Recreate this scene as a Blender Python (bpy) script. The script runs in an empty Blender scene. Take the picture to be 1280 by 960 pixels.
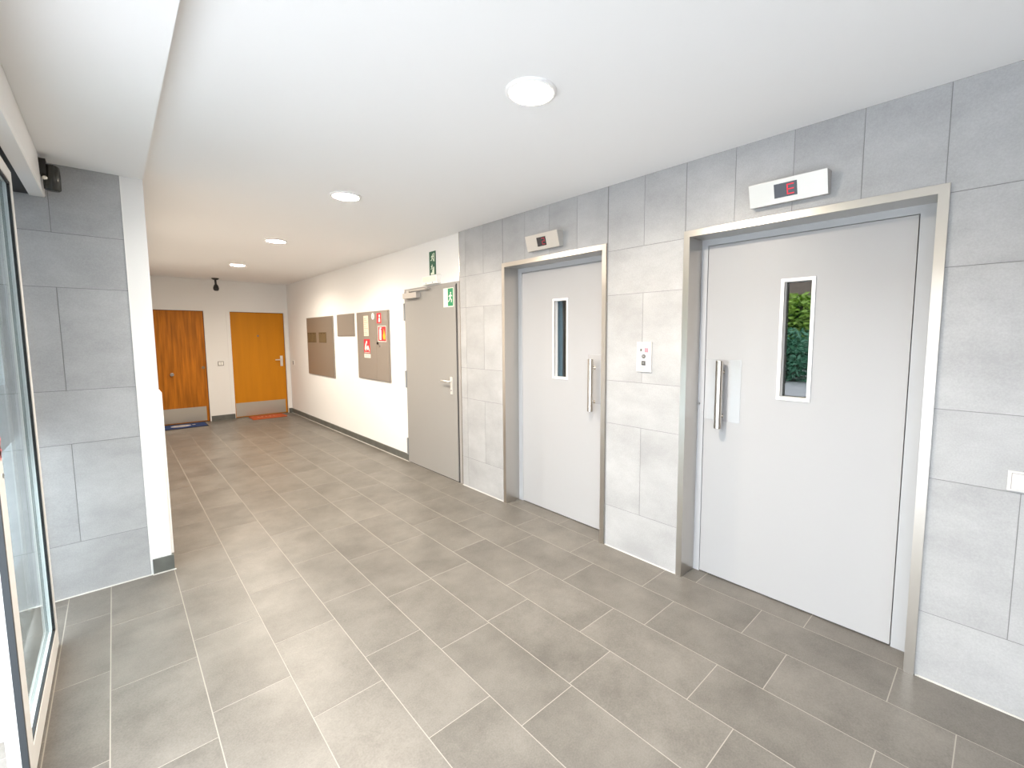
import bpy, bmesh, math, random
from mathutils import Vector, Matrix
random.seed(7)
SC = bpy.context.scene
COL = SC.collection

# ------------------------------------------------------------------ camera
def camera():
    cd = bpy.data.cameras.new('camera'); co = bpy.data.objects.new('camera', cd); COL.objects.link(co)
    yaw, pitch, roll = .7583, .0877, -.003
    d = Vector((math.sin(yaw)*math.cos(pitch), math.cos(yaw)*math.cos(pitch), -math.sin(pitch)))
    r = Vector((math.cos(yaw), -math.sin(yaw), 0)); u = r.cross(d)
    c, s = math.cos(roll), math.sin(roll)
    r2 = c*r+s*u; u2 = c*u-s*r
    m = Matrix.Identity(4)
    for i in range(3):
        m[i][0] = r2[i]; m[i][1] = u2[i]; m[i][2] = -d[i]
    m[2][3] = 1.5
    co.matrix_world = m
    cd.sensor_width = 36; cd.lens = 556.1254*36/1280
    cd.shift_x = -30.27/1280; cd.shift_y = -11.21/1280
    cd.clip_start = .02
    SC.camera = co
camera()

# ------------------------------------------------------------------ light, exposure
SKY_COLOR = (.90, .955, 1.0); SKY_STRENGTH = 9.5
LAMP_COLOR = (1.0, .87, .72); LAMP_STRENGTH = 320.0; LAMP_WATTS = 27.0; LAMP_SPREAD = 155.0
SC.view_settings.view_transform = 'Standard'; SC.view_settings.look = 'None'
SC.view_settings.gamma = 1; SC.view_settings.use_curve_mapping = False
SC.view_settings.exposure = 0.22
w = bpy.data.worlds.new('sky'); SC.world = w; w.use_nodes = True
bg = w.node_tree.nodes['Background']
bg.inputs[0].default_value = (*SKY_COLOR, 1); bg.inputs[1].default_value = SKY_STRENGTH

# ------------------------------------------------------------------ measurements
X0 = 2.487      # tiled lift wall
XW = 2.505      # plastered hall wall
YF = 9.70       # far wall
YP = 3.635      # tiled pier beside the entrance
XP = .187       # hall side of the pier
ZC = 2.503; ZS = 2.441
YB = -2.8       # behind the camera
CANOPY = -.78
XD = -.286      # room face of the sliding door

# ------------------------------------------------------------------ materials
def nm(name):
    m = bpy.data.materials.new(name); m.use_nodes = True
    return m, m.node_tree, m.node_tree.nodes['Principled BSDF']
def lin(c):
    return tuple(((v/255+.055)/1.055)**2.4 if v/255 > .04045 else v/255/12.92 for v in c)
def mat(name, col, rough=.5, metal=0, emit=None, estr=0, spec=None, bump=None, vary=None):
    m, t, b = nm(name)
    b.inputs['Base Color'].default_value = (*col, 1); b.inputs['Roughness'].default_value = rough
    b.inputs['Metallic'].default_value = metal
    if spec is not None: b.inputs['Specular IOR Level'].default_value = spec
    if emit: b.inputs['Emission Color'].default_value = (*emit, 1); b.inputs['Emission Strength'].default_value = estr
    tc = None
    if bump or vary:
        tc = t.nodes.new('ShaderNodeTexCoord')
    if vary:      # (scale vector, amount)
        mp = t.nodes.new('ShaderNodeMapping'); mp.inputs['Scale'].default_value = vary[0]
        t.links.new(tc.outputs['Object'], mp.inputs[0])
        n = t.nodes.new('ShaderNodeTexNoise'); n.inputs['Scale'].default_value = 1; n.inputs['Detail'].default_value = 6
        t.links.new(mp.outputs[0], n.inputs['Vector'])
        r = t.nodes.new('ShaderNodeValToRGB'); a = vary[1]
        r.color_ramp.elements[0].position = .3; r.color_ramp.elements[1].position = .7
        r.color_ramp.elements[0].color = (*[v*(1-a) for v in col], 1); r.color_ramp.elements[1].color = (*[min(1, v*(1+a)) for v in col], 1)
        t.links.new(n.outputs[0], r.inputs[0]); t.links.new(r.outputs[0], b.inputs['Base Color'])
    if bump:      # (scale vector, strength)
        mp = t.nodes.new('ShaderNodeMapping'); mp.inputs['Scale'].default_value = bump[0]
        t.links.new(tc.outputs['Object'], mp.inputs[0])
        n = t.nodes.new('ShaderNodeTexNoise'); n.inputs['Scale'].default_value = 1; n.inputs['Detail'].default_value = 4
        t.links.new(mp.outputs[0], n.inputs['Vector'])
        bp = t.nodes.new('ShaderNodeBump'); bp.inputs['Strength'].default_value = bump[1]; bp.inputs['Distance'].default_value = .002
        t.links.new(n.outputs[0], bp.inputs['Height']); t.links.new(bp.outputs[0], b.inputs['Normal'])
    return m
def tile_mat(name, c0, c1, rough, streak, tone, spec=.5):
    """stone-look porcelain: two noises blended, with a small tone step from tile to tile"""
    m, t, b = nm(name)
    tc = t.nodes.new('ShaderNodeTexCoord')
    at = t.nodes.new('ShaderNodeAttribute'); at.attribute_name = 'tone'
    off = t.nodes.new('ShaderNodeVectorMath'); off.operation = 'SCALE'
    off.inputs[0].default_value = (37, 53, 71); t.links.new(at.outputs['Fac'], off.inputs['Scale'])
    add = t.nodes.new('ShaderNodeVectorMath'); add.operation = 'ADD'
    t.links.new(tc.outputs['Object'], add.inputs[0]); t.links.new(off.outputs[0], add.inputs[1])
    mp = t.nodes.new('ShaderNodeMapping'); mp.inputs['Scale'].default_value = streak
    t.links.new(add.outputs[0], mp.inputs[0])
    n1 = t.nodes.new('ShaderNodeTexNoise'); n1.inputs['Scale'].default_value = 3; n1.inputs['Detail'].default_value = 8; n1.inputs['Roughness'].default_value = .65
    t.links.new(mp.outputs[0], n1.inputs['Vector'])
    n2 = t.nodes.new('ShaderNodeTexNoise'); n2.inputs['Scale'].default_value = 160; n2.inputs['Detail'].default_value = 2
    t.links.new(add.outputs[0], n2.inputs['Vector'])
    mx = t.nodes.new('ShaderNodeMix'); mx.data_type = 'FLOAT'; mx.inputs[0].default_value = .3
    t.links.new(n1.outputs[0], mx.inputs[2]); t.links.new(n2.outputs[0], mx.inputs[3])
    r = t.nodes.new('ShaderNodeValToRGB')
    r.color_ramp.elements[0].position = .36; r.color_ramp.elements[1].position = .64
    r.color_ramp.elements[0].color = (*c0, 1); r.color_ramp.elements[1].color = (*c1, 1)
    t.links.new(mx.outputs[0], r.inputs[0])
    mr = t.nodes.new('ShaderNodeMapRange'); mr.inputs['To Min'].default_value = 1-tone; mr.inputs['To Max'].default_value = 1+tone
    t.links.new(at.outputs['Fac'], mr.inputs[0])
    sc = t.nodes.new('ShaderNodeVectorMath'); sc.operation = 'SCALE'
    t.links.new(r.outputs[0], sc.inputs[0]); t.links.new(mr.outputs[0], sc.inputs['Scale'])
    t.links.new(sc.outputs[0], b.inputs['Base Color'])
    b.inputs['Roughness'].default_value = rough; b.inputs['Specular IOR Level'].default_value = spec
    bp = t.nodes.new('ShaderNodeBump'); bp.inputs['Strength'].default_value = .12; bp.inputs['Distance'].default_value = .001
    t.links.new(n2.outputs[0], bp.inputs['Height']); t.links.new(bp.outputs[0], b.inputs['Normal'])
    return m
def glass_mat(name, tint, refl, rough=0.0):
    m = bpy.data.materials.new(name); m.use_nodes = True; t = m.node_tree
    for n in list(t.nodes): t.nodes.remove(n)
    o = t.nodes.new('ShaderNodeOutputMaterial'); tr = t.nodes.new('ShaderNodeBsdfTransparent'); g = t.nodes.new('ShaderNodeBsdfGlossy')
    tr.inputs[0].default_value = (*tint, 1); g.inputs['Roughness'].default_value = rough
    f = t.nodes.new('ShaderNodeFresnel'); f.inputs[0].default_value = 1.5
    ml = t.nodes.new('ShaderNodeMath'); ml.operation = 'MULTIPLY'; ml.inputs[1].default_value = refl; ml.use_clamp = True
    t.links.new(f.outputs[0], ml.inputs[0])
    ge = t.nodes.new('ShaderNodeNewGeometry'); sb = t.nodes.new('ShaderNodeMath'); sb.operation = 'SUBTRACT'; sb.inputs[0].default_value = 1
    m2 = t.nodes.new('ShaderNodeMath'); m2.operation = 'MULTIPLY'
    t.links.new(ge.outputs['Backfacing'], sb.inputs[1]); t.links.new(ml.outputs[0], m2.inputs[0]); t.links.new(sb.outputs[0], m2.inputs[1])
    x = t.nodes.new('ShaderNodeMixShader'); t.links.new(m2.outputs[0], x.inputs[0])
    t.links.new(tr.outputs[0], x.inputs[1]); t.links.new(g.outputs[0], x.inputs[2]); t.links.new(x.outputs[0], o.inputs[0])
    return m

M = {}
M['plaster'] = mat('white_plaster', (.79, .785, .775), .85, bump=((90, 90, 90), .08))
M['backwall'] = mat('dark_grey_wall', (.10, .10, .10), .8)
M['ceiling'] = mat('ceiling_paint', (.87, .87, .87), .9)
M['walltile'] = tile_mat('grey_wall_tile', (.312, .314, .318), (.412, .415, .42), .42, (1.0, 1.0, 1.6), .035)
M['wallgrout'] = mat('wall_grout', (.20, .20, .20), .9)
M['floortile'] = tile_mat('taupe_floor_tile', (.103, .095, .084), (.174, .162, .144), .36, (1.2, 1.2, 1), .06, .35)
M['floorgrout'] = mat('floor_grout', (.31, .29, .255), .8)
M['caulk'] = mat('white_caulk', (.55, .54, .51), .7)
M['steel'] = mat('brushed_steel', (.58, .55, .51), .30, 1, bump=((3, 3, 400), .05))
M['steelsatin'] = mat('satin_steel', (.56, .52, .47), .24, 1)
M['liftpaint'] = mat('lift_door_paint', (.375, .378, .39), .42)
M['liftframe'] = mat('lift_frame_paint', (.40, .415, .44), .4)
M['plate'] = mat('push_plate', (.44, .445, .46), .25, .3)
M['gap'] = mat('shadow_gap', (.02, .02, .022), .9)
M['shaft'] = mat('dark_shaft', (.012, .012, .014), .8)
M['shaftstrip'] = mat('blue_grey_shaft_metal', (.20, .29, .36), .45)
M['trimwhite'] = mat('window_trim_white', (.86, .86, .86), .4)
M['glass'] = glass_mat('vision_glass', (.55, .62, .60), 3.2)
M['glassdark'] = glass_mat('dark_vision_glass', (.74, .80, .82), 1.1)
M['doorglass'] = glass_mat('door_glass', (.90, .95, .95), 1.2)
M['dimglass'] = glass_mat('dimming_glass', (.36, .385, .40), 1.0)  # tint cuts the daylight, for the added panes
M['dimclear'] = glass_mat('pale_dimming_glass', (.72, .75, .76), 1.0)
M['greydoor'] = mat('grey_door_paint', (.285, .275, .26), .45)
M['greyframe'] = mat('grey_frame_paint', (.31, .295, .28), .45)
M['hinge'] = mat('hinge_metal', (.33, .33, .33), .4, .8)
M['closer'] = mat('closer_silver', (.50, .47, .44), .4, .5)
M['white'] = mat('white_plastic', (.84, .83, .80), .4)
M['panelwhite'] = mat('panel_white', (.60, .59, .575), .4)
M['alu'] = mat('aluminium_handle', (.80, .79, .76), .3, .6)
M['baseboard'] = mat('dark_skirting_tile', (.105, .108, .098), .4, vary=((9, 9, 9), .2))
M['cabinet'] = mat('taupe_cabinet_metal', (.29, .255, .22), .38, .25)
M['cabinet_brown'] = mat('brown_grey_board', (.235, .205, .17), .28, .3)
M['brown'] = mat('brown_slats', (.075, .048, .018), .5)
M['brass'] = mat('pale_brass', (.20, .145, .075), .4)
M['red'] = mat('sign_red', (.72, .015, .03), .5)
M['green'] = mat('sign_green', (.0, .23, .09), .5)
M['darkgreen'] = mat('sign_dark_green', (.006, .09, .045), .5)
M['luminous'] = mat('pale_green_white', (.78, .86, .70), .5)
M['paper'] = mat('white_paper', (.86, .83, .76), .6)
M['cream'] = mat('cream_paper', (.80, .66, .50), .6)
M['printgrey'] = mat('print_grey', (.28, .26, .24), .6)
M['yellow'] = mat('sign_yellow', (.85, .42, .02), .5)
M['black'] = mat('black_plastic', (.012, .012, .012), .35)
M['rubber'] = mat('black_rubber', (.03, .036, .042), .5)
M['gasket'] = mat('black_gasket', (.015, .017, .02), .6)
M['doorwhite'] = mat('white_aluminium', (.83, .82, .80), .35)
M['header'] = mat('header_cover', (.80, .79, .78), .4)
M['sensor'] = mat('sensor_smoke', (.03, .03, .026), .18)
M['chrome'] = mat('chrome', (.9, .85, .75), .08, 1)
M['arrow'] = mat('arrow_grey', (.34, .34, .33), .5)
M['display'] = mat('display_glass', (.012, .013, .022), .12)
M['led'] = mat('red_led', (.25, .0, .01), .4, emit=(1, .0, .035), estr=.62)
M['leddim'] = mat('dim_red_led', (.15, .0, .01), .4, emit=(.8, .0, .05), estr=.26)
M['indicator'] = mat('indicator_steel', (.54, .525, .50), .38, .5)
M['lampring'] = mat('lamp_ring', (.86, .85, .84), .45)
M['lamp'] = mat('lamp_diffuser', (.9, .9, .9), .5, emit=LAMP_COLOR, estr=LAMP_STRENGTH)
M['pink'] = mat('pink_display', (.62, .20, .24), .5)
M['button'] = mat('steel_button', (.15, .15, .15), .4, .2)
M['buttondark'] = mat('dark_button', (.075, .075, .075), .4)
M['wood'] = mat('oak_veneer', (.42, .14, .008), .5, spec=.2, vary=((26, 26, 1.6), .38))
M['yellowdoor'] = mat('ochre_door', (.53, .205, .006), .5, spec=.2, vary=((10, 10, .8), .07))
M['wooddark'] = mat('door_edge_brown', (.11, .028, .006), .5)
M['kick'] = mat('kick_plate_steel', (.52, .48, .42), .32, .75)
M['bluemat'] = mat('blue_carpet', (.012, .04, .15), .95, bump=((300, 300, 300), .6))
M['matedge'] = mat('mat_dark_edge', (.012, .015, .035), .9)
M['matwhite'] = mat('mat_pale_grey', (.55, .53, .54), .9)
M['orangemat'] = mat('orange_coir', (.42, .085, .02), .95, bump=((300, 300, 300), .6))
M['matpale'] = mat('mat_pale_orange', (.66, .30, .15), .95)
M['paving'] = mat('concrete_paving', (.40, .41, .43), .85, vary=((2, 2, 2), .1))
M['leaf'] = mat('green_leaf', (.26, .42, .06), .45)
M['leafteal'] = mat('dark_leaf', (.09, .26, .16), .4)
M['bark'] = mat('bark', (.09, .06, .04), .9)
M['facade'] = mat('facade_render', (.20, .16, .13), .8)

# ------------------------------------------------------------------ mesh helpers
def box(bm, x0, x1, y0, y1, z0, z1, tone=None, lay=None):
    v = [bm.verts.new((x, y, z)) for x in (min(x0, x1), max(x0, x1)) for y in (min(y0, y1), max(y0, y1)) for z in (min(z0, z1), max(z0, z1))]
    for q in ((0, 1, 3, 2), (4, 6, 7, 5), (0, 4, 5, 1), (2, 3, 7, 6), (0, 2, 6, 4), (1, 5, 7, 3)):
        f = bm.faces.new([v[i] for i in q])
        if lay: f[lay] = tone
def prism(bm, pts, axis, a, b):
    """polygon pts (2D) swept along axis 0/1/2 from a to b; the 2D coords fill the remaining axes in order"""
    def P(p, t):
        c = list(p); c.insert(axis, t); return c
    va = [bm.verts.new(P(p, a)) for p in pts]; vb = [bm.verts.new(P(p, b)) for p in pts]
    bm.faces.new(va); bm.faces.new(vb[::-1]); n = len(pts)
    for i in range(n): bm.faces.new((va[i], va[(i+1) % n], vb[(i+1) % n], vb[i]))
def cyl(bm, p, q, r0, r1=None, n=24):
    p = Vector(p); q = Vector(q); d = q-p; r1 = r0 if r1 is None else r1
    m = Matrix.Translation((p+q)/2) @ d.to_track_quat('Z', 'Y').to_matrix().to_4x4()
    bmesh.ops.create_cone(bm, cap_ends=True, segments=n, radius1=r0, radius2=r1, depth=d.length, matrix=m)
def lathe(bm, prof, cx, cy, n=40):
    """profile of (r, z) round a vertical axis"""
    rings = []
    for r, z in prof:
        rings.append([bm.verts.new((cx+r*math.cos(2*math.pi*i/n), cy+r*math.sin(2*math.pi*i/n), z)) for i in range(n)] if r > 1e-6 else [bm.verts.new((cx, cy, z))])
    for a, b in zip(rings, rings[1:]):
        for i in range(n):
            j = (i+1) % n
            if len(a) == 1: bm.faces.new((a[0], b[i], b[j]))
            elif len(b) == 1: bm.faces.new((a[i], b[0], a[j]))
            else: bm.faces.new((a[i], b[i], b[j], a[j]))
def obj(name, bm, m, parent=None, bevel=0, smooth=False, seg=2):
    if bevel:
        bmesh.ops.bevel(bm, geom=[e for e in bm.edges if len(e.link_faces) == 2 and e.calc_face_angle(0) > .5], offset=bevel, segments=seg, profile=.6, affect='EDGES', clamp_overlap=True)
    bmesh.ops.recalc_face_normals(bm, faces=bm.faces[:])
    me = bpy.data.meshes.new(name); bm.to_mesh(me); bm.free()
    me.materials.append(m)
    if smooth:
        for p in me.polygons: p.use_smooth = True
    o = bpy.data.objects.new(name, me); COL.objects.link(o)
    if parent:
        o.parent = parent
        o.matrix_parent_inverse = parent.matrix_world.inverted()
    return o
def B(name, m, parent, *boxes, bevel=0):
    bm = bmesh.new()
    for b in boxes: box(bm, *b)
    return obj(name, bm, m, parent, bevel)
def empty(name, loc):
    o = bpy.data.objects.new(name, None); COL.objects.link(o); o.location = loc; o.empty_display_size = .1
    o.matrix_world = Matrix.Translation(loc)
    return o
def tag(o, label, cat, group=None, kind=None):
    o['label'] = label; o['category'] = cat
    if group: o['group'] = group
    if kind: o['kind'] = kind
    return o
def plab(o, label): o['label'] = label; return o
def struct(o, label, cat): return tag(o, label, cat, kind='structure')

def subtract(r, holes):
    out = [r]
    for h in holes:
        nxt = []
        for a in out:
            u0, u1, v0, v1 = a; p0, p1, q0, q1 = h
            if u1 <= p0 or u0 >= p1 or v1 <= q0 or v0 >= q1: nxt.append(a); continue
            if u0 < p0: nxt.append((u0, p0, v0, v1))
            if u1 > p1: nxt.append((p1, u1, v0, v1))
            m0, m1 = max(u0, p0), min(u1, p1)
            if v0 < q0: nxt.append((m0, m1, v0, q0))
            if v1 > q1: nxt.append((m0, m1, q1, v1))
        out = nxt
    return out
def tiled(name, rects, place, m, mg, g, depth, thick, holes, extent):
    """rects -> slightly separated tiles over a grout bed; place(u0,u1,v0,v1,d0,d1) -> box; tiles front at d=0"""
    bm = bmesh.new(); lay = bm.faces.layers.float.new('tone')
    for r in rects:
        tn = random.random()
        for a in subtract(r, holes):
            u0, u1, v0, v1 = a
            e = [g/2 if abs(a[i]-r[i]) < 1e-6 else 0 for i in range(4)]
            if u1-u0 < .008 or v1-v0 < .008: continue
            box(bm, *place(u0+e[0], u1-e[1], v0+e[2], v1-e[3], 0, thick), tn, lay)
    o = obj(name, bm, m)
    bm = bmesh.new()
    for a in subtract(extent, holes): box(bm, *place(*a, depth, thick*1.5))
    obj('grout_bed', bm, mg, o)
    return o

# ------------------------------------------------------------------ the shell
# floor
ROWX = [-3.0, -2.42, -1.83, -1.25, -.68, -.277, -.1016, .1952, .480, .765, 1.0514, 1.3408, 1.6294, 1.9135, 2.2116, X0-.002, 2.70]
OFF =  [.3, .0, .3, .0, .04, .245, .245, .20, .04, .23, .03, .045, .2365, .04, .249, .63]
OFF[5] = 3.276-.584*6; OFF[6] = 3.117-.584*5; OFF[7] = 2.68-.584*4
rects = []
for i in range(len(ROWX)-1):
    L = .584
    y = OFF[i]-L*14
    while y < YF+.4:
        a, b = max(y, YB-.2), min(y+L, YF+.3)
        if b-a > .01: rects.append((ROWX[i], ROWX[i+1], a, b))
        y += L
fl = tiled('floor', rects, lambda u0, u1, v0, v1, d0, d1: (u0, u1, v0, v1, -d1, -d0), M['floortile'], M['floorgrout'], 0.0038, .0006, .03, [(-3, -.55, YB-.2, YF+.3)], (-3, 2.70, YB-.2, YF+.3))
struct(fl, 'taupe stone-look rectangular floor tiles with pale joints', 'floor')

# right wall, tiled part
E1 = (.194, 1.345, 0, 2.108); E2 = (1.915, 3.045, 0, 2.124)
ROWZ = [0, .299, .892, 1.191, 1.774, 2.070, ZC]
YT = 3.705
rects = []
for i in range(6):
    st = .283*(2 if i % 2 == 0 else 1); y = .21-.283*12
    while y < YT:
        a, b = max(y, YB), min(y+st, YT)
        if b-a > .004: rects.append((a, b, ROWZ[i], ROWZ[i+1]))
        y += st
wr = tiled('wall_right', rects, lambda u0, u1, v0, v1, d0, d1: (X0+d0, X0+d1, u0, u1, v0, v1), M['walltile'], M['wallgrout'], .0028, .0012, .016, [E1, E2], (YB, YT, 0, ZC))
struct(wr, 'pale grey tiled wall around the two lift doors', 'wall')
# carcass behind it (closes the lift recesses)
B('wall_core', M['shaft'], wr, (X0+.024, X0+.3, YB, E1[0]-.001, 0, ZC), (X0+.024, X0+.3, E1[1]+.001, E2[0]-.001, 0, ZC), (X0+.024, X0+.3, E2[1]+.001, YT+.0, 0, ZC),
  (X0+.024, X0+.3, E1[0]-.001, E1[1]+.001, E1[3], ZC), (X0+.024, X0+.3, E2[0]-.001, E2[1]+.001, E2[3], ZC), (X0+.26, X0+.3, E1[0], E2[1], 0, ZC))
B('end_trim', M['steelsatin'], wr, (X0-.001, X0+.03, YT, YT+.006, 0, ZC))
# right wall, plaster part with the grey door opening
GD = (3.735, 4.868, 2.04)
wp = B('wall_right_hall', M['plaster'], None, (XW, XW+.2, GD[1], YF+.2, 0, ZC), (XW, XW+.2, YT+.006, GD[1], GD[2], ZC), (XW, XW+.2, YT+.006, GD[0], 0, GD[2]), (XW+.14, XW+.2, GD[0], GD[1], 0, GD[2]))
struct(wp, 'white plaster hall wall carrying the cabinets and grey door', 'wall')
# far wall with two door openings
D4 = (1.50, 2.494, 1.990); D5 = (.27, 1.230, 1.990)
wf = B('wall_far', M['plaster'], None, (-.1, D5[0], YF, YF+.2, 0, ZC), (D5[1], D4[0], YF, YF+.2, 0, ZC), (D4[1], XW+.2, YF, YF+.2, 0, ZC), (D5[0], D5[1], YF, YF+.2, D5[2], ZC), (D4[0], D4[1], YF, YF+.2, D4[2], ZC), (D5[0], D4[1], YF+.12, YF+.2, 0, ZC))
struct(wf, 'white plaster end wall with the two flat doors', 'wall')
# pier: tiled face and white end
rects = []
RP = [0, .315, .893, 1.200, 1.776, 2.074, ZS]
for i in range(6):
    xs = [-.43, -.21, .083] if i % 2 else [-.43, .083]
    for a, b in zip(xs, xs[1:]): rects.append((a, b, RP[i], RP[i+1]))
pt = tiled('wall_pier', rects, lambda u0, u1, v0, v1, d0, d1: (u0, u1, YP+d0, YP+d1, v0, v1), M['walltile'], M['wallgrout'], .0028, .0012, .016, [], (-.43, .083, 0, ZS))
struct(pt, 'grey tiled pier wall beside the glass sliding door', 'wall')
B('edge_trim', M['doorwhite'], pt, (.083, .090, YP-.002, YP+.02, 0, ZS))
wl = B('wall_left', M['plaster'], None, (-.3, .09, YP+.024, YF+.2, 0, ZC), (.090, XP, YP, YF+.2, 0, ZC), (-.43, -.3, YP+.024, YF+.2, 0, 3.4))
struct(wl, 'white plaster end of the pier and left hall wall', 'wall')
# ceiling and dropped strip over the entrance
ce = B('ceiling', M['ceiling'], None, (-.3, XW+.3, YB-.2, YF+.2, ZC, ZC+.2))
struct(ce, 'flat white painted ceiling with the round downlights', 'ceiling')
bm = bmesh.new()
prism(bm, [(-.42, YB-.1), (.200, YB-.1), (.199, .6), (XP, YP), (-.42, YP)], 2, ZS, ZC-.0005)
so = struct(obj('ceiling_entrance', bm, M['ceiling']), 'lower white ceiling strip along the glass entrance', 'ceiling')
wb = B('wall_back', M['backwall'], None, (-.6, XW+.3, YB-.2, YB, 0, ZC))
struct(wb, 'dark grey wall behind the viewpoint', 'wall')
we = B('wall_entrance', M['plaster'], None, (-.6, -.3, YB, -1.9, 0, ZC), (-.6, -.42, -1.9, YP, 2.42, 3.4))
struct(we, 'white entrance wall above and behind the door opening', 'wall')
# skirtings
br = B('baseboard_right', M['baseboard'], None, (XW-.011, XW, GD[1]+.004, YF, 0, .086)); struct(br, 'dark stone skirting along the white hall wall', 'skirting')
bf = B('baseboard_far', M['baseboard'], None, (1.190, 1.545, YF-.024, YF-.0122, 0, .092), (2.438, XW-.011, YF-.024, YF-.0122, 0, .092)); struct(bf, 'short dark skirting pieces beside the two end doors', 'skirting')
bp_ = B('baseboard_pier', M['baseboard'], None, (.094, XP+.011, YP-.011, YP, 0, .098), (XP, XP+.011, YP, YF, 0, .098)); struct(bp_, 'dark skirting at the foot of the white pier end', 'skirting')
tr = B('trim_1', M['caulk'], None, (X0-.007, X0, YB, E1[0]-.004, 0, .004), (X0-.007, X0, E1[1]+.004, E2[0]-.004, 0, .004), (X0-.007, X0, E2[1]+.004, YT, 0, .004)); struct(tr, 'pale sealant line at the foot of the tiled lift wall', 'trim')
tr = B('trim_2', M['caulk'], None, (-.43, .09, YP-.008, YP, 0, .004), (.09, XP+.018, YP-.019, YP-.011, 0, .004)); struct(tr, 'pale sealant line at the foot of the tiled pier', 'trim')
tr = B('trim_3', M['caulk'], None, (XW-.018, XW-.011, GD[1], YF, 0, .004)); struct(tr, 'pale sealant line under the hall skirting', 'trim')

# ------------------------------------------------------------------ lift doors
def lift_door(name, label, E, leaf, ztop, win, handle, platey, opening, stripw, peg=None):
    root = empty(name, (X0, (E[0]+E[1])/2, 0)); struct(root, label, 'lift door')
    y0, y1, zt = E[0], E[1], E[3]; f = .036; D = .15; pr = .012
    # steel surround: jambs and head with mitred face
    def jamb(ya, yb):     # ya outer, yb inner
        bm = bmesh.new()
        s = 1 if yb > ya else -1
        pts = [(X0-pr, ya), (X0-pr, yb), (X0+D, yb), (X0+D, yb-s*.006), (X0+.02, ya+s*.004), (X0+.02, ya)]
        va = [bm.verts.new((p[0], p[1], 0)) for p in pts]
        vb = [bm.verts.new((p[0], p[1], zt-abs(p[1]-ya))) for p in pts]
        bm.faces.new(va); bm.faces.new(vb[::-1]); n = len(pts)
        for i in range(n): bm.faces.new((va[i], va[(i+1) % n], vb[(i+1) % n], vb[i]))
        return obj('jamb', bm, M['steel'], root)
    plab(jamb(y0, y0+f), 'brushed steel jamb on the near side'); plab(jamb(y1, y1-f), 'brushed steel jamb on the far side')
    bm = bmesh.new()
    pts = [(X0-pr, zt), (X0-pr, zt-f), (X0+D, zt-f), (X0+D, zt-f+.006), (X0+.02, zt-.004), (X0+.02, zt)]
    va = [bm.verts.new((p[0], y0+(zt-p[1]), p[1])) for p in pts]; vb = [bm.verts.new((p[0], y1-(zt-p[1]), p[1])) for p in pts]
    bm.faces.new(va); bm.faces.new(vb[::-1])
    for i in range(6): bm.faces.new((va[i], va[(i+1) % 6], vb[(i+1) % 6], vb[i]))
    obj('frame_head', bm, M['steel'], root)
    # painted inner frame
    yi0, yi1, zi = y0+f, y1-f, zt-f
    l0, l1 = leaf
    xf = X0+D-.004
    B('inner_frame', M['liftframe'], root, (xf, xf+.05, yi0-.004, l0-.004, 0, zi+.004), (xf, xf+.05, l1+.004, yi1+.004, 0, zi+.004), (xf, xf+.05, l0-.004, l1+.004, ztop+.003, zi+.004))
    B('dark_gap', M['gap'], root, (xf+.03, xf+.05, l0-.004, l0, 0, ztop), (xf+.03, xf+.05, l1, l1+.004, 0, ztop), (xf+.03, xf+.05, l0-.004, l1+.004, ztop, ztop+.003), (xf+.012, xf+.05, l0, l1, 0, .007))  # near-black strips put the shade of the leaf gaps into colour
    # leaf with a vision slot
    wy0, wy1, wz0, wz1 = win
    xl = xf+.001; th = .045; fr = .017
    a0, a1, b0, b1 = wy0+fr*.7, wy1-fr*.7, wz0+fr*.7, wz1-fr*.7
    bm = bmesh.new()
    for q in subtract((l0, l1, .007, ztop), [(a0, a1, b0, b1)]): box(bm, xl, xl+th, *q)
    lf = obj('door_leaf', bm, M['liftpaint'], root)
    bm = bmesh.new()
    for q in subtract((wy0, wy1, wz0, wz1), [(wy0+fr, wy1-fr, wz0+fr, wz1-fr)]): box(bm, xl-.006, xl+.004, *q)
    plab(obj('window_trim', bm, M['trimwhite'], lf), 'white trim round the narrow vision slot')
    bm = bmesh.new()
    for q in subtract((wy0+fr-.004, wy1-fr+.004, wz0+fr-.004, wz1-fr+.004), [(wy0+fr, wy1-fr, wz0+fr, wz1-fr)]): box(bm, xl-.004, xl+.044, *q)
    obj('window_reveal', bm, M['trimwhite'], lf)
    B('vision_glass', M['glassdark' if opening else 'glass'], lf, (xl+.036, xl+.040, wy0+fr, wy1-fr, wz0+fr, wz1-fr))
    B('shaft_backing', M['shaft'], lf, (xl+.10, xl+.105, l0, l1, .9, 2.0))
    if opening:
        B('shaft_strip', M['shaftstrip'], lf, (xl+.055, xl+.07, wy1-.017-.034, wy1-.010, wz0, wz1))
    # push plate and bar handle
    hy, hz0, hz1 = handle
    plab(B('push_plate', M['plate'], lf, (xl-.0015, xl+.001, platey[0], platey[1], .985, 1.356)), 'satin steel plate behind the handle')
    bm = bmesh.new()
    xb = xl-.050
    cyl(bm, (xb, hy, hz0), (xb, hy, hz1), .021, n=28)
    h = obj('handle_bar', bm, M['steelsatin'], lf, bevel=.002); plab(h, 'round steel pull bar')
    for z in (hz0+.07, hz1-.07):
        bm = bmesh.new(); cyl(bm, (xl+.001, hy, z), (xb, hy, z), .008, n=16); cyl(bm, (xl+.001, hy, z), (xl-.006, hy, z), .013, n=20)
        obj('standoff', bm, M['steelsatin'], h)
    if peg:
        bm = bmesh.new(); cyl(bm, (xf+.002, peg[0], peg[1]), (xf-.012, peg[0], peg[1]), .007, n=16)
        obj('lock_bolt', bm, M['hinge'], root)
    return root
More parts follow.
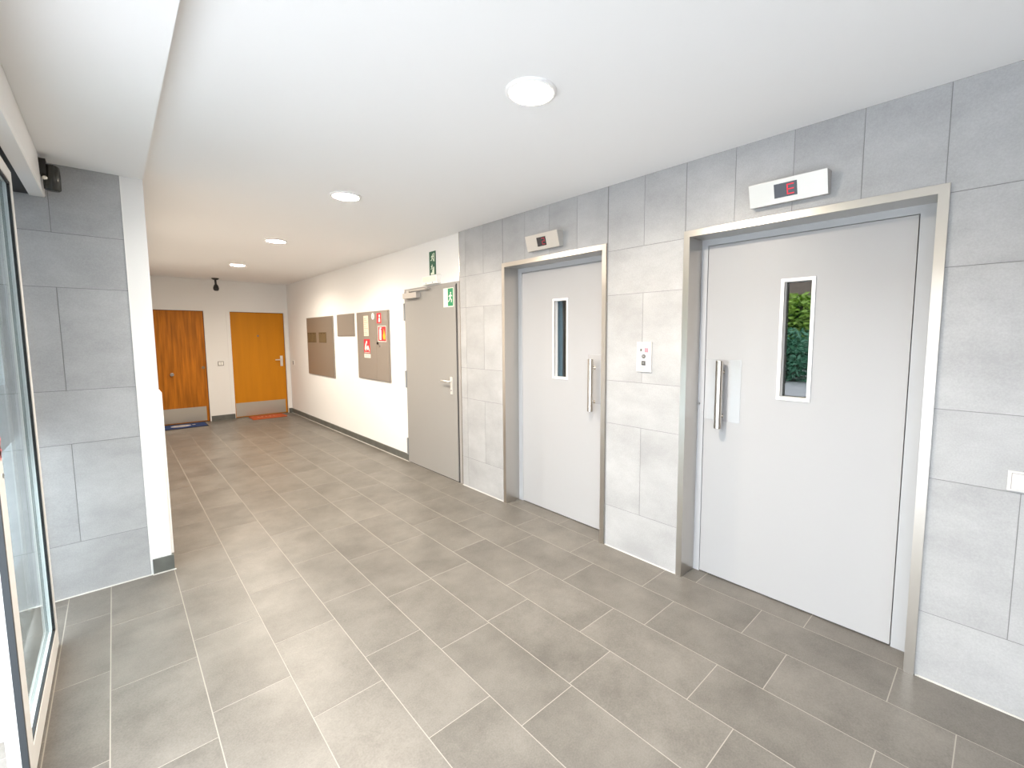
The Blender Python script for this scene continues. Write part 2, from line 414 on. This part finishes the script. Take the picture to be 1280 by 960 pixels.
lift_door('door_1', 'larger near lift door with foliage mirrored in its slot', E1, (.302, 1.266), 2.032, (.692, .856, 1.148, 1.801), (1.157, .947, 1.352), (1.049, 1.264), False, .055, (1.301, 1.078))
lift_door('door_2', 'farther lift door, left of the call button panel', E2, (2.012, 2.955), 2.045, (2.408, 2.578, 1.148, 1.800), (2.137, .93, 1.327), (2.02, 2.20), True, .05)

# ------------------------------------------------------------------ lift floor indicators
SEG = {'E': 'afged', '2': 'abged'}
def indicator(yc, w, zt, zb, ch, label, dsp, ledm):
    root = empty('floor_indicator', (X0, yc, (zt+zb)/2)); tag(root, label, 'display', 'lift floor indicators')
    bm = bmesh.new(); y0, y1 = yc-w/2, yc+w/2
    dt, db = .072, .040
    prism(bm, [(X0, zb+.006), (X0-db, zb), (X0-dt, zt), (X0, zt+.004)], 1, y0, y1)
    bmesh.ops.recalc_face_normals(bm, faces=bm.faces[:])
    # prism axis 1 takes (x, z)
    obj('housing', bm, M['indicator'], root, bevel=.0018)
    def F(y, z, off):     # a point on the sloping front, off metres out of it
        t = (z-zb)/(zt-zb); x = X0-db-(dt-db)*t
        n = Vector((-(zt-zb), 0, (dt-db)*-1)).normalized()
        return Vector((x, y, z))+n*off
    def quad(bm, ya, yb, za, zb_, o0, o1):
        v = [bm.verts.new(F(y, z, o)) for o in (o0, o1) for y, z in ((ya, za), (yb, za), (yb, zb_), (ya, zb_))]
        for q in ((0, 1, 2, 3), (4, 7, 6, 5), (0, 4, 5, 1), (1, 5, 6, 2), (2, 6, 7, 3), (3, 7, 4, 0)): bm.faces.new([v[i] for i in q])
    dy0, dy1, dz0, dz1 = dsp
    bm = bmesh.new(); quad(bm, dy0, dy1, dz0, dz1, -.002, .0012); sc = obj('display_screen', bm, M['display'], root)
    plab(sc, 'black display window with a red floor character')
    # seven-segment character on the right half (right in view is smaller y)
    H = dz1-dz0; hh = H*.74; z0 = dz0+H*.13; W = (dy1-dy0)*.31; yr = dy0+(dy1-dy0)*.13; yl = yr+W; t = .0052
    S = dict(a=(yr, yl, z0+hh-t, z0+hh), g=(yr, yl, z0+hh/2-t/2, z0+hh/2+t/2), d=(yr, yl, z0, z0+t), f=(yl-t, yl, z0+hh/2, z0+hh), e=(yl-t, yl, z0, z0+hh/2), b=(yr, yr+t, z0+hh/2, z0+hh), c=(yr, yr+t, z0, z0+hh/2))
    bm = bmesh.new()
    for s in SEG[ch]: quad(bm, *S[s], .0008, .002)
    plab(obj('lit_character', bm, ledm, sc), 'glowing red character')
indicator(.787, .350, 2.261, 2.153, 'E', 'steel floor indicator showing a red E above the near lift', (.739, .842, 2.178, 2.241), M['led'])
indicator(2.502, .350, 2.280, 2.165, '2', 'steel floor indicator above the farther lift, dim red digit', (2.455, 2.552, 2.190, 2.254), M['leddim'])

# ------------------------------------------------------------------ call panel
root = empty('call_panel', (X0, 1.605, 1.36)); tag(root, 'white lift call panel with two buttons between the lifts', 'button panel')
bm = bmesh.new(); box(bm, X0-.010, X0, 1.550, 1.659, 1.267, 1.458); obj('face_plate', bm, M['panelwhite'], root, bevel=.002)
for z, m in ((1.367, 'button'), (1.323, 'buttondark')):
    bm = bmesh.new()
    if z > 1.35: cyl(bm, (X0-.0095, 1.606, z), (X0-.015, 1.606, z), .0145, .0135, n=28)
    else: box(bm, X0-.015, X0-.0095, 1.592, 1.620, z-.014, z+.014)
    b = obj('call_button', bm, M[m], root, bevel=.001); plab(b, 'round grey call button' if z > 1.35 else 'square dark call button')
    bm = bmesh.new()
    if z > 1.35: prism(bm, [(1.600, z-.004), (1.606, z+.006), (1.612, z-.004)], 0, X0-.0156, X0-.0148)
    else: prism(bm, [(1.600, z+.004), (1.606, z-.006), (1.612, z+.004)], 0, X0-.0156, X0-.0148)
    obj('arrow', bm, M['arrow'], b)
plab(B('pink_symbol', M['pink'], root, (X0-.0108, X0-.0098, 1.573, 1.601, 1.392, 1.420)), 'pink square symbol')
plab(B('key_switch', M['button'], root, (X0-.0118, X0-.0098, 1.620, 1.633, 1.398, 1.416)), 'small grey key switch')
for y0, y1, z in ((1.585, 1.64, 1.445), (1.615, 1.637, 1.434), (1.60, 1.635, 1.293), (1.60, 1.635, 1.279)):
    B('print_line', M['printgrey'], root, (X0-.0106, X0-.0098, y0, y1, z-.0016, z+.0016))

# ------------------------------------------------------------------ light switch at the right edge
root = empty('light_switch', (X0, -.075, .938)); tag(root, 'white rocker light switch on the tiles right of the near lift', 'light switch')
bm = bmesh.new(); box(bm, X0-.009, X0, -.115, -.034, .900, .977); obj('switch_plate', bm, M['panelwhite'], root, bevel=.003)
B('rocker_gap', M['printgrey'], root, (X0-.0095, X0-.008, -.108, -.044, .907, .970))
bm = bmesh.new(); prism(bm, [(X0-.008, .909), (X0-.016, .909), (X0-.011, .968), (X0-.008, .968)], 1, -.106, -.046); obj('rocker', bm, M['panelwhite'], root, bevel=.0012)

# ------------------------------------------------------------------ downlights
def downlight(x, y, label, first=None):
    if first is None:
        root = empty('ceiling_downlight', (x, y, ZC))
        bm = bmesh.new(); lathe(bm, [(.106, ZC), (.106, ZC-.004), (.100, ZC-.010), (.088, ZC-.012), (.084, ZC-.006), (.084, ZC)], x, y, 48); obj('trim_ring', bm, M['lampring'], root, smooth=True)
        bm = bmesh.new(); lathe(bm, [(.0835, ZC-.004), (.080, ZC-.010), (.06, ZC-.0145), (.03, ZC-.017), (0, ZC-.018)], x, y, 48); obj('diffuser', bm, M['lamp'], root, smooth=True)
        ld = bpy.data.lights.new('lamp_beam', 'AREA'); ld.shape = 'DISK'; ld.size = .15; ld.energy = LAMP_WATTS; ld.color = LAMP_COLOR; ld.spread = math.radians(LAMP_SPREAD)
        lo = bpy.data.objects.new('lamp_beam', ld); COL.objects.link(lo); lo.location = (0, 0, -.0195); lo.parent = root
    else:
        root = first.copy(); COL.objects.link(root); root.location = (x, y, ZC)
        for ch in first.children:
            c = ch.copy(); COL.objects.link(c); c.parent = root; c.matrix_parent_inverse = ch.matrix_parent_inverse.copy()
    return tag(root, label, 'ceiling light', 'round downlights along the hall')
L1 = downlight(1.312, 1.41, 'lit round downlight nearest the viewer, largest in view')
downlight(1.27, 3.316, 'lit round downlight second from the viewer, before the pier', L1)
downlight(1.30, 5.33, 'lit round downlight third along, between second and last', L1)
downlight(1.324, 7.446, 'lit round downlight farthest away, near the two end doors', L1)

# ------------------------------------------------------------------ grey service door
root = empty('door_3', (XW, 4.3, 0)); struct(root, 'grey steel service door with green exit sticker', 'door')
y0, y1, zt = GD; f = .045
bm = bmesh.new()
for q in ((y1-f, y1, 0, zt), (y0, y0+f*.9, 0, zt), (y0+f*.9, y1-f, zt-f, zt)): box(bm, XW-.006, XW+.06, *q)
obj('door_frame', bm, M['greyframe'], root)
bm = bmesh.new(); box(bm, XW-.016, XW+.035, y0+.058, y1-.012, .008, zt-.030)
lf = obj('door_leaf', bm, M['greydoor'], root, bevel=.0015)
B('dark_gap', M['gap'], root, (XW-.0065, XW+.03, y0+.040, y0+.060, .0, zt-.02), (XW-.012, XW+.03, y0+.04, y1-.04, 0.0005, .0085))  # near-black strips stand in for shade beside and under the leaf
for z in (1.78, .995, .19):
    bm = bmesh.new(); cyl(bm, (XW-.02, y1-.006, z-.1), (XW-.02, y1-.006, z+.1), .011, n=16)
    obj('hinge', bm, M['hinge'], root)
root_c = B('door_closer', M['closer'], lf, (XW-.066, XW-.016, 4.49, 4.80, 1.925, 1.985), bevel=.004)
B('closer_arm', M['closer'], root_c, (XW-.055, XW-.045, 4.30, 4.70, 2.002, 2.014), (XW-.062, XW-.040, 4.66, 4.72, 1.984, 2.014), (XW-.055, XW-.006, 4.28, 4.31, 2.000, 2.016))
hy = 3.885
bm = bmesh.new(); box(bm, XW-.024, XW-.015, hy-.019, hy+.019, .905, 1.085); hp = obj('handle_plate', bm, M['alu'], lf, bevel=.004)
bm = bmesh.new(); cyl(bm, (XW-.024, hy, 1.04), (XW-.066, hy, 1.04), .009, n=16); cyl(bm, (XW-.062, hy-.006, 1.04), (XW-.062, hy+.135, 1.04), .0095, n=16)
obj('lever', bm, M['alu'], hp, smooth=True)
bm = bmesh.new(); cyl(bm, (XW-.024, hy, .945), (XW-.028, hy, .945), .008, n=16); obj('lock_cylinder', bm, M['hinge'], hp)
def person(bm, y, z, s, x0, x1, left=1):
    """small running figure, s = height, on the plane x; left=+1 runs towards +y"""
    P = lambda pts: prism(bm, [(y+left*a*s, z+b*s) for a, b in pts], 0, x0, x1)
    n = 10; P([(.06+.085*math.cos(2*math.pi*i/n), .88+.085*math.sin(2*math.pi*i/n)) for i in range(n)])
    P([(-.10, .74), (.10, .78), (.06, .42), (-.12, .42)])
    P([(.02, .44), (.24, .30), (.20, .06), (.11, .08), (.13, .26), (-.06, .40)])
    P([(-.12, .44), (-.02, .42), (-.14, .20), (-.36, .10), (-.38, .19), (-.20, .26)])
    P([(.08, .76), (.30, .62), (.26, .56), (.06, .66)])
    P([(-.08, .74), (-.30, .60), (-.24, .54), (-.08, .64)])
ex = B('exit_sticker', M['luminous'], lf, (XW-.0175, XW-.016, 3.822, 4.010, 1.795, 1.985)); plab(ex, 'pale and green running figure sticker')
B('green_field', M['green'], ex, (XW-.0182, XW-.0174, 3.830, 3.925, 1.803, 1.979))
bm = bmesh.new(); person(bm, 3.878, 1.832, .115, XW-.0190, XW-.0181, -1); obj('pictogram', bm, M['luminous'], ex)

# green sign and emergency light above the door
root = empty('exit_sign', (XW, 4.226, 2.27)); tag(root, 'upright dark green exit sign above the grey service door', 'exit sign')
sg = B('sign_panel', M['darkgreen'], root, (XW-.006, XW, 4.168, 4.292, 2.138, 2.392))
bm = bmesh.new(); person(bm, 4.228, 2.285, .085, XW-.0072, XW-.0058, -1); box(bm, XW-.0072, XW-.0058, 4.188, 4.200, 2.285, 2.372)
prism(bm, [(4.195, 2.15), (4.262, 2.15), (4.262, 2.168), (4.235, 2.176), (4.235, 2.196), (4.215, 2.204), (4.215, 2.224), (4.195, 2.232)], 0, XW-.0072, XW-.0058)
person(bm, 4.238, 2.198, .062, XW-.0072, XW-.0058, -1)
plab(obj('pictogram', bm, M['luminous'], root), 'white running figure and stairs')
root = empty('emergency_light', (XW, 4.225, 2.09)); tag(root, 'white emergency light box under the green exit sign', 'emergency light')
bm = bmesh.new(); box(bm, XW-.05, XW, 4.075, 4.378, 2.048, 2.135); obj('light_housing', bm, M['white'], root, bevel=.006)
bm = bmesh.new(); box(bm, XW-.053, XW-.049, 4.10, 4.355, 2.072, 2.124); obj('lens', bm, M['luminous'], root, bevel=.001)
for y in (4.16, 4.29):
    bm = bmesh.new(); cyl(bm, (XW-.0495, y, 2.059), (XW-.053, y, 2.059), .006, n=12); obj('indicator_lamp', bm, M['printgrey'], root)

# ------------------------------------------------------------------ wall cabinets in the hall
root = empty('meter_cabinet', (XW, 7.87, 1.34)); tag(root, 'tall brown-grey wall cabinet with two brown slatted plates', 'cabinet')
B('cabinet_frame', M['cabinet'], root, (XW-.014, XW, 7.225, 8.515, .850, 1.823))
dr = B('cabinet_door', M['cabinet_brown'], root, (XW-.018, XW-.012, 7.240, 8.500, .864, 1.809))
for ya, yb in ((8.02, 8.455), (7.53, 7.875)):
    v = B('slatted_plate', M['brown'], dr, (XW-.0205, XW-.0175, ya, yb, 1.400, 1.568)); plab(v, 'dark brown plate with fine upright slats')
    n = 8
    for i in range(n):
        y = ya+(yb-ya)*(i+.5)/n; B('slat', M['brass'], v, (XW-.022, XW-.020, y-.007, y+.007, 1.408, 1.540 if i % 3 else 1.56))
root = empty('wall_panel', (XW, 6.72, 1.66)); tag(root, 'small blank grey panel between the two tall cabinets', 'panel')
B('panel_frame', M['cabinet'], root, (XW-.012, XW, 6.395, 7.050, 1.505, 1.827))
B('panel_door', M['cabinet'], root, (XW-.016, XW-.011, 6.408, 7.037, 1.517, 1.815), bevel=.0015)
root = empty('hose_cabinet', (XW, 5.78, 1.38)); tag(root, 'tall grey double-door cabinet with red fire stickers', 'cabinet')
B('cabinet_frame', M['cabinet'], root, (XW-.014, XW, 5.285, 6.280, .922, 1.828))
d1 = B('cabinet_door', M['cabinet'], root, (XW-.019, XW-.012, 5.652, 6.270, .930, 1.820), bevel=.001)
d2 = B('cabinet_door', M['cabinet'], root, (XW-.019, XW-.012, 5.295, 5.648, .930, 1.820), bevel=.001)
XS = XW-.019
p = B('paper_notice', M['cream'], d1, (XS-.0012, XS, 5.885, 6.035, 1.505, 1.776)); plab(p, 'cream paper strip with printed lines')
for i in range(9): B('print_line', M['printgrey'], p, (XS-.0018, XS-.001, 5.90+.03*(i % 3), 6.02, 1.527+i*.026, 1.533+i*.026))
p = B('hose_sticker', M['red'], d1, (XS-.0012, XS, 5.855, 6.045, 1.278, 1.462)); plab(p, 'red sticker with white hose reel symbol')
bm = bmesh.new(); n = 14
prism(bm, [(5.93+.030*math.cos(2*math.pi*i/n), 1.345+.030*math.sin(2*math.pi*i/n)) for i in range(n)], 0, XS-.002, XS-.001)
prism(bm, [(5.985, 1.30), (6.02, 1.33), (6.00, 1.40), (5.96, 1.445), (5.935, 1.43), (5.965, 1.39)], 0, XS-.002, XS-.001)
prism(bm, [(5.91, 1.385), (5.93, 1.42), (5.885, 1.345), (5.868, 1.30), (5.885, 1.30)], 0, XS-.002, XS-.001)
box(bm, XS-.002, XS-.001, 5.868, 6.032, 1.283, 1.288)
obj('symbol', bm, M['paper'], p)
p = B('instruction_label', M['paper'], d1, (XS-.0012, XS, 5.845, 6.045, 1.212, 1.262)); plab(p, 'white label under the hose sticker')
for z in (1.225, 1.237, 1.249): B('print_line', M['red'], p, (XS-.0018, XS-.001, 5.865, 6.03, z-.002, z+.002))
bm = bmesh.new(); n = 20
prism(bm, [(5.735+.042*math.cos(2*math.pi*i/n), 1.762+.042*math.sin(2*math.pi*i/n)) for i in range(n)], 0, XS-.0012, XS); p = obj('round_sticker', bm, M['paper'], d1); plab(p, 'small round white sticker')
bm = bmesh.new(); prism(bm, [(5.72, 1.745), (5.75, 1.745), (5.735, 1.785)], 0, XS-.0018, XS-.001); obj('symbol', bm, M['printgrey'], p)
p = B('alarm_sticker', M['red'], d2, (XS-.0012, XS, 5.488, 5.615, 1.668, 1.797)); plab(p, 'small red sticker with white symbol')
bm = bmesh.new(); prism(bm, [(5.535+.018*math.cos(2*math.pi*i/12), 1.76+.018*math.sin(2*math.pi*i/12)) for i in range(12)], 0, XS-.002, XS-.001); prism(bm, [(5.515, 1.685), (5.565, 1.685), (5.555, 1.735), (5.522, 1.735)], 0, XS-.002, XS-.001)
obj('symbol', bm, M['paper'], p)
p = B('grey_label', M['printgrey'], d2, (XS-.0012, XS, 5.330, 5.440, 1.708, 1.797)); plab(p, 'grey label with pale lines')
for z in (1.725, 1.745, 1.765, 1.783): B('print_line', M['cabinet'], p, (XS-.0018, XS-.001, 5.345, 5.425, z-.004, z+.004))
p = B('extinguisher_sticker', M['red'], d2, (XS-.0012, XS, 5.350, 5.590, 1.432, 1.632)); plab(p, 'red sticker with white extinguisher and flame')
bm = bmesh.new()
box(bm, XS-.002, XS-.001, 5.494, 5.548, 1.455, 1.575); prism(bm, [(5.494, 1.575), (5.548, 1.575), (5.530, 1.600), (5.512, 1.600)], 0, XS-.002, XS-.001); box(bm, XS-.002, XS-.001, 5.478, 5.536, 1.602, 1.612)
q = [(5.350, 5.590, 1.432, 1.632)]
for r in subtract(q[0], [(5.358, 5.582, 1.439, 1.625)]): box(bm, XS-.002, XS-.001, *r)
obj('symbol', bm, M['paper'], p)
bm = bmesh.new(); prism(bm, [(5.385, 1.46), (5.435, 1.46), (5.450, 1.51), (5.425, 1.545), (5.42, 1.60), (5.395, 1.55), (5.375, 1.50)], 0, XS-.002, XS-.001); obj('flame', bm, M['yellow'], p)
bm = bmesh.new(); cyl(bm, (XS, 5.605, 1.412), (XS-.012, 5.605, 1.412), .016, n=18); obj('lock', bm, M['black'], d2)
bm = bmesh.new(); cyl(bm, (XS, 5.545, 1.378), (XS-.008, 5.545, 1.378), .009, n=14); obj('knob', bm, M['hinge'], d2)

# ------------------------------------------------------------------ end doors
def flat_door(name, label, D, leaf, wood):
    root = empty(name, ((leaf[0]+leaf[1])/2, YF, 0)); struct(root, label, 'door')
    bm = bmesh.new()
    l0, l1, zt = leaf
    for q in ((l1+.004, D[1], 0, D[2]), (D[0], l0-.004, 0, D[2]), (l0-.004, l1+.004, zt+.004, D[2])): box(bm, q[0], q[1], YF-.012, YF+.10, q[2], q[3])
    obj('door_frame', bm, M['plaster'], root)
    B('dark_gap', M['wooddark'], root, (l0-.004, l0+.012, YF+.034, YF+.10, 0, zt+.004), (l1-.012, l1+.004, YF+.034, YF+.10, 0, zt+.004), (l0, l1, YF+.034, YF+.10, zt-.012, zt+.004))
    lf = B('door_leaf', M[wood], root, (l0+.004, l1-.004, YF+.03, YF+.07, .008, zt-.004))
    return root, lf
root, l5 = flat_door('door_5', 'brown oak veneer door with a blue mat, left end door', D5, (.33, 1.168, 1.950), 'wood')
k = B('kick_plate', M['kick'], l5, (.345, 1.130, YF+.026, YF+.031, .02, .272)); plab(k, 'brushed steel kick plate')
bm = bmesh.new(); cyl(bm, (.685, YF+.03, .864), (.685, YF+.012, .864), .016, n=20); cyl(bm, (.685, YF+.012, .864), (.685, YF-.012, .864), .024, .028, n=24); obj('door_knob', bm, M['steelsatin'], l5, bevel=.003)
bm = bmesh.new(); cyl(bm, (1.122, YF+.031, .962), (1.122, YF+.02, .962), .024, n=20); obj('lock_cylinder', bm, M['brass'], l5)
root, l4 = flat_door('door_4', 'ochre yellow flat door with an orange mat, right end door', D4, (1.558, 2.427, 1.950), 'yellowdoor')
k = B('kick_plate', M['kick'], l4, (1.570, 2.395, YF+.026, YF+.031, .02, .274)); plab(k, 'brushed steel kick plate')
bm = bmesh.new(); cyl(bm, (1.985, YF+.032, 1.516), (1.985, YF+.024, 1.516), .018, n=20); obj('peephole', bm, M['brass'], l4)
bm = bmesh.new(); box(bm, 2.338, 2.382, YF+.020, YF+.031, .930, 1.130); hp = obj('handle_plate', bm, M['alu'], l4, bevel=.004)
bm = bmesh.new(); cyl(bm, (2.36, YF+.02, 1.055), (2.36, YF-.025, 1.055), .010, n=14); cyl(bm, (2.37, YF-.022, 1.055), (2.245, YF-.022, 1.055), .011, n=14); obj('lever', bm, M['alu'], hp)
# fittings on the end wall
root = empty('wall_switch', (1.377, YF, 1.02)); tag(root, 'small square switch on the wall between the end doors', 'light switch')
bm = bmesh.new(); box(bm, 1.333, 1.420, YF-.010, YF, .984, 1.062); obj('switch_plate', bm, M['printgrey'], root, bevel=.003)
bm = bmesh.new(); box(bm, 1.343, 1.374, YF-.015, YF-.009, .994, 1.052); box(bm, 1.379, 1.410, YF-.015, YF-.009, .994, 1.052); obj('rocker', bm, M['white'], root, bevel=.0015)
root = empty('doorbell', (XW, 9.45, 1.0)); tag(root, 'small narrow doorbell on hall wall beside the ochre door', 'doorbell')
bm = bmesh.new(); box(bm, XW-.012, XW, 9.40, 9.48, .955, 1.045); obj('bell_plate', bm, M['white'], root, bevel=.003)
bm = bmesh.new(); box(bm, XW-.018, XW-.011, 9.415, 9.465, .965, 1.035); obj('bell_button', bm, M['hinge'], root, bevel=.002)
# small dark camera hanging from the ceiling
root = empty('security_camera', (1.335, 9.42, ZC)); tag(root, 'small black camera hanging from ceiling before the end wall', 'camera')
bm = bmesh.new(); lathe(bm, [(0, ZC), (.055, ZC), (.055, ZC-.012), (.03, ZC-.028), (0, ZC-.03)], 1.335, 9.42, 24); obj('mount', bm, M['black'], root, smooth=True)
bm = bmesh.new(); cyl(bm, (1.335, 9.42, ZC-.02), (1.34, 9.42, ZC-.115), .016, n=14); obj('stem', bm, M['black'], root)
bm = bmesh.new(); lathe(bm, [(.016, ZC-.10), (.032, ZC-.125), (.043, ZC-.165), (.040, ZC-.195), (.026, ZC-.212), (0, ZC-.214)], 1.34, 9.42, 24); obj('camera_head', bm, M['black'], root, smooth=True)

# ------------------------------------------------------------------ doormats
root = empty('doormat', (.75, 9.44, 0)); tag(root, 'blue doormat with pale oval before the brown oak door', 'doormat')
bm = bmesh.new(); box(bm, .36, 1.085, 9.215, 9.655, .0005, .007); obj('mat_border', bm, M['matedge'], root, bevel=.002)
bm = bmesh.new(); box(bm, .375, 1.07, 9.245, 9.625, .004, .011); obj('mat_pile', bm, M['bluemat'], root, bevel=.003)
bm = bmesh.new(); n = 32
prism(bm, [(.735+.135*math.cos(2*math.pi*i/n), 9.44+.10*math.sin(2*math.pi*i/n)) for i in range(n)], 2, .008, .0118); ov = obj('oval_badge', bm, M['matwhite'], root); plab(ov, 'pale grey oval')
bm = bmesh.new(); prism(bm, [(.66, 9.43), (.72, 9.415), (.79, 9.43), (.81, 9.455), (.74, 9.445), (.70, 9.462)], 2, .0112, .0126); obj('badge_mark', bm, M['matedge'], ov)
bm = bmesh.new()
box(bm, .89, .93, 9.45, 9.49, .0105, .0118); obj('mat_mark', bm, M['matwhite'], root)
root = empty('doormat', (2.03, 9.47, 0)); tag(root, 'orange doormat before the ochre yellow door', 'doormat')
bm = bmesh.new(); box(bm, 1.745, 2.300, 9.275, 9.670, .0005, .012); obj('mat_pile', bm, M['orangemat'], root, bevel=.003)
bm = bmesh.new()
for i in range(5):
    x = 1.855+i*.065; box(bm, x, x+.012, 9.42, 9.53, .0112, .0128)
    box(bm, x, x+.045, 9.52 if i % 2 else 9.42, 9.53 if i % 2 else 9.43, .0112, .0128)
plab(obj('mat_pattern', bm, M['matpale'], root), 'pale worn pattern in the middle')

# ------------------------------------------------------------------ glass sliding door
root = empty('door_6', (-.31, 2.6, 0)); struct(root, 'white framed glass sliding entrance door, slid open', 'door')
xa, xb = XD-.042, XD; ya, yb = 2.095, 3.112; zt = 2.235
bm = bmesh.new()
box(bm, xa, xb, yb-.050, yb, .006, zt); box(bm, xa, xb, ya, ya+.125, .006, zt); box(bm, xa, xb, ya+.125, yb-.05, .006, .098); box(bm, xa, xb, ya+.125, yb-.05, zt-.055, zt)
fr = obj('door_frame', bm, M['doorwhite'], root)
bm = bmesh.new(); g = .010
for q in subtract((ya+.125, yb-.05, .098, zt-.055), [(ya+.125+.002, yb-.05-g, .098+g, zt-.055-g)]): box(bm, XD-.012, XD-.003, *q)
obj('gasket', bm, M['gasket'], root)
B('glass_pane', M['doorglass'], root, (XD-.024, XD-.018, ya+.12, yb-.045, .09, zt-.05))
bm = bmesh.new(); box(bm, -.2965, -.2815, ya-.018, ya+.001, .010, zt); plab(obj('rubber_seal', bm, M['rubber'], root, bevel=.004), 'black rubber edge seal')
bm = bmesh.new()
for i in range(7):
    a = i*.9; r = .018+.008*(i % 3); prism(bm, [(2.20+r*math.cos(t)*.8, 1.145+i*.012-.03+r*math.sin(t)*.6) for t in (a, a+1.5, a+2.8, a+4.3)], 0, XD, XD+.0008)
st = obj('sticker', bm, mat('red_sticker', (.80, .22, .24), .5), fr); plab(st, 'faded red sticker on the white stile')
bm = bmesh.new(); cyl(bm, (XD, 2.205, 1.055), (XD+.002, 2.205, 1.055), .008, n=12); obj('screw', bm, M['hinge'], fr)
bm = bmesh.new(); cyl(bm, (XD-.018, 2.275, .345), (XD-.014, 2.275, .345), .010, n=12); obj('screw', bm, M['hinge'], fr)
# jamb against the pier
jb = B('trim_4', M['alu'], None, (-.382, -.366, YP-.03, YP, 0, 2.25)); struct(jb, 'slim metal door post against the tiled pier', 'trim')
# unseen tinted panes added to dim the daylight on the pier
wn = empty('dimmer_pane', (-.40, 2.9, 0)); struct(wn, 'added side glazing dimming daylight behind the sliding door', 'window')
plab(B('glass_pane', M['dimglass'], wn, (-.405, -.399, 2.52, YP-.01, .98, 2.40)), 'dark upper pane added to dim the pier')
B('glass_pane', M['dimclear'], wn, (-.405, -.399, 2.52, YP-.01, .03, .979))
B('dimmer_frame', M['doorwhite'], wn, (-.42, -.385, 2.48, 2.53, 0, 2.42), (-.42, -.385, 2.53, YP-.001, 2.38, 2.42))
# header cover and the dark cavity block behind it
root = empty('door_operator', (-.25, 1.0, 2.35)); tag(root, 'long white cover box above the glass sliding door', 'door operator')
bm = bmesh.new(); prism(bm, [(-.222, ZS-.001), (-.218, 2.262), (-.224, 2.255), (-.277, 2.255), (-.277, ZS-.001)], 1, -1.8, YP-.003)
obj('header_cover', bm, M['header'], root)
B('dark_cavity', M['gasket'], root, (-.41, -.278, -1.8, YP-.004, 2.262, 2.415))  # dark block stands in for the shaded void above the leaf
# motion sensor on the cover
root = empty('motion_sensor', (-.19, 3.5, 2.33)); tag(root, 'dark rounded motion sensor on the cover beside the pier', 'sensor')
B('bracket', M['black'], root, (-.221, -.196, 3.455, 3.515, 2.335, 2.415), bevel=.003)
bm = bmesh.new(); lathe(bm, [(0, 2.266), (.026, 2.266), (.032, 2.272), (.0335, 2.33), (.032, 2.386), (.026, 2.394), (0, 2.394)], -.181, 3.495, 32); obj('sensor_body', bm, M['sensor'], root, smooth=True)
bm = bmesh.new(); bmesh.ops.create_uvsphere(bm, u_segments=16, v_segments=10, radius=.011, matrix=Matrix.Translation((-.203, 3.452, 2.318))); obj('lens', bm, M['chrome'], root, smooth=True)
# corner guard on the pier
root = B('corner_guard', M['doorwhite'], None, (XP+.001, XP+.015, YP+.02, YP+.8, .10, 1.15)); tag(root, 'low white guard board on the hall side of the pier', 'wall guard')

# ------------------------------------------------------------------ outside (mirrored in the lift door slot)
bm = bmesh.new(); lay = bm.faces.layers.float.new('tone')
for i in range(14):
    for j in range(16):
        x1 = -.55-i*.8; y0 = -3+j*.8
        box(bm, x1-.79, x1, y0, y0+.79, -.06, -.004)
pv = obj('ground_paving', bm, M['paving']); struct(pv, 'pale concrete slab paving outside the entrance', 'paving')
gb = B('ground_outside', M['paving'], None, (-26, -.55, -12, 22, -.2, -.012)); struct(gb, 'pale ground around the entrance', 'ground')
def foliage(bm, c, r, n, s, rnd):
    for _ in range(n):
        v = Vector((rnd.gauss(0, 1), rnd.gauss(0, 1), rnd.gauss(0, 1))).normalized()*(rnd.random()**.4)
        p = Vector((c[0]+v.x*r[0], c[1]+v.y*r[1], c[2]+v.z*r[2]))
        a = Vector((rnd.uniform(-1, 1), rnd.uniform(-1, 1), rnd.uniform(-.6, .6))).normalized(); b = a.orthogonal().normalized()
        b = Matrix.Rotation(rnd.uniform(0, 6.28), 3, a) @ b
        q = [p-a*s, p+b*s*.4, p+a*s, p-b*s*.4]
        bm.faces.new([bm.verts.new(t) for t in q])
rnd = random.Random(3)
def shrub(name, c, r, n, s, m, label):
    root = empty(name, (c[0], c[1], -.01)); tag(root, label, 'shrub')
    bm = bmesh.new(); foliage(bm, c, r, n, s, rnd); obj('foliage', bm, M[m], root)
    bm = bmesh.new()
    for k in range(5): cyl(bm, (c[0]+rnd.uniform(-.1, .1), c[1]+rnd.uniform(-.1, .1), -.02), (c[0]+rnd.uniform(-.5, .5)*r[0], c[1]+rnd.uniform(-.5, .5)*r[1], c[2]), .03, .012, 8)
    obj('stem', bm, M['bark'], root)
shrub('garden_shrub', (-11.0, 4.9, .85), (1.0, 1.6, .9), 2600, .10, 'leafteal', 'dark green shrub at the paving edge, mirrored in near lift door')
root = empty('garden_tree', (-12.8, 5.3, -.01)); tag(root, 'light green leafy tree behind the shrub, mirrored in near lift door', 'tree')
bm = bmesh.new(); foliage(bm, (-12.8, 5.3, 2.05), (1.2, 2.2, .95), 5200, .13, rnd); obj('foliage', bm, M['leaf'], root)
bm = bmesh.new(); cyl(bm, (-12.8, 5.3, -.05), (-12.7, 5.2, 2.6), .16, .10, 14); obj('trunk', bm, M['bark'], root)
fb = B('building_facade', M['facade'], None, (-17.2, -17, -16, 30, -.05, 5.0)); tag(fb, 'tall brown building behind the garden tree, mirrored in near lift door', 'building')
cn = B('shade_canopy', M['facade'], None, (CANOPY, -.60, -4, 6, 2.46, 2.62)); struct(cn, 'added brown slab shading the entrance outside', 'canopy')  # unseen slab added to keep high sky off the upper pier
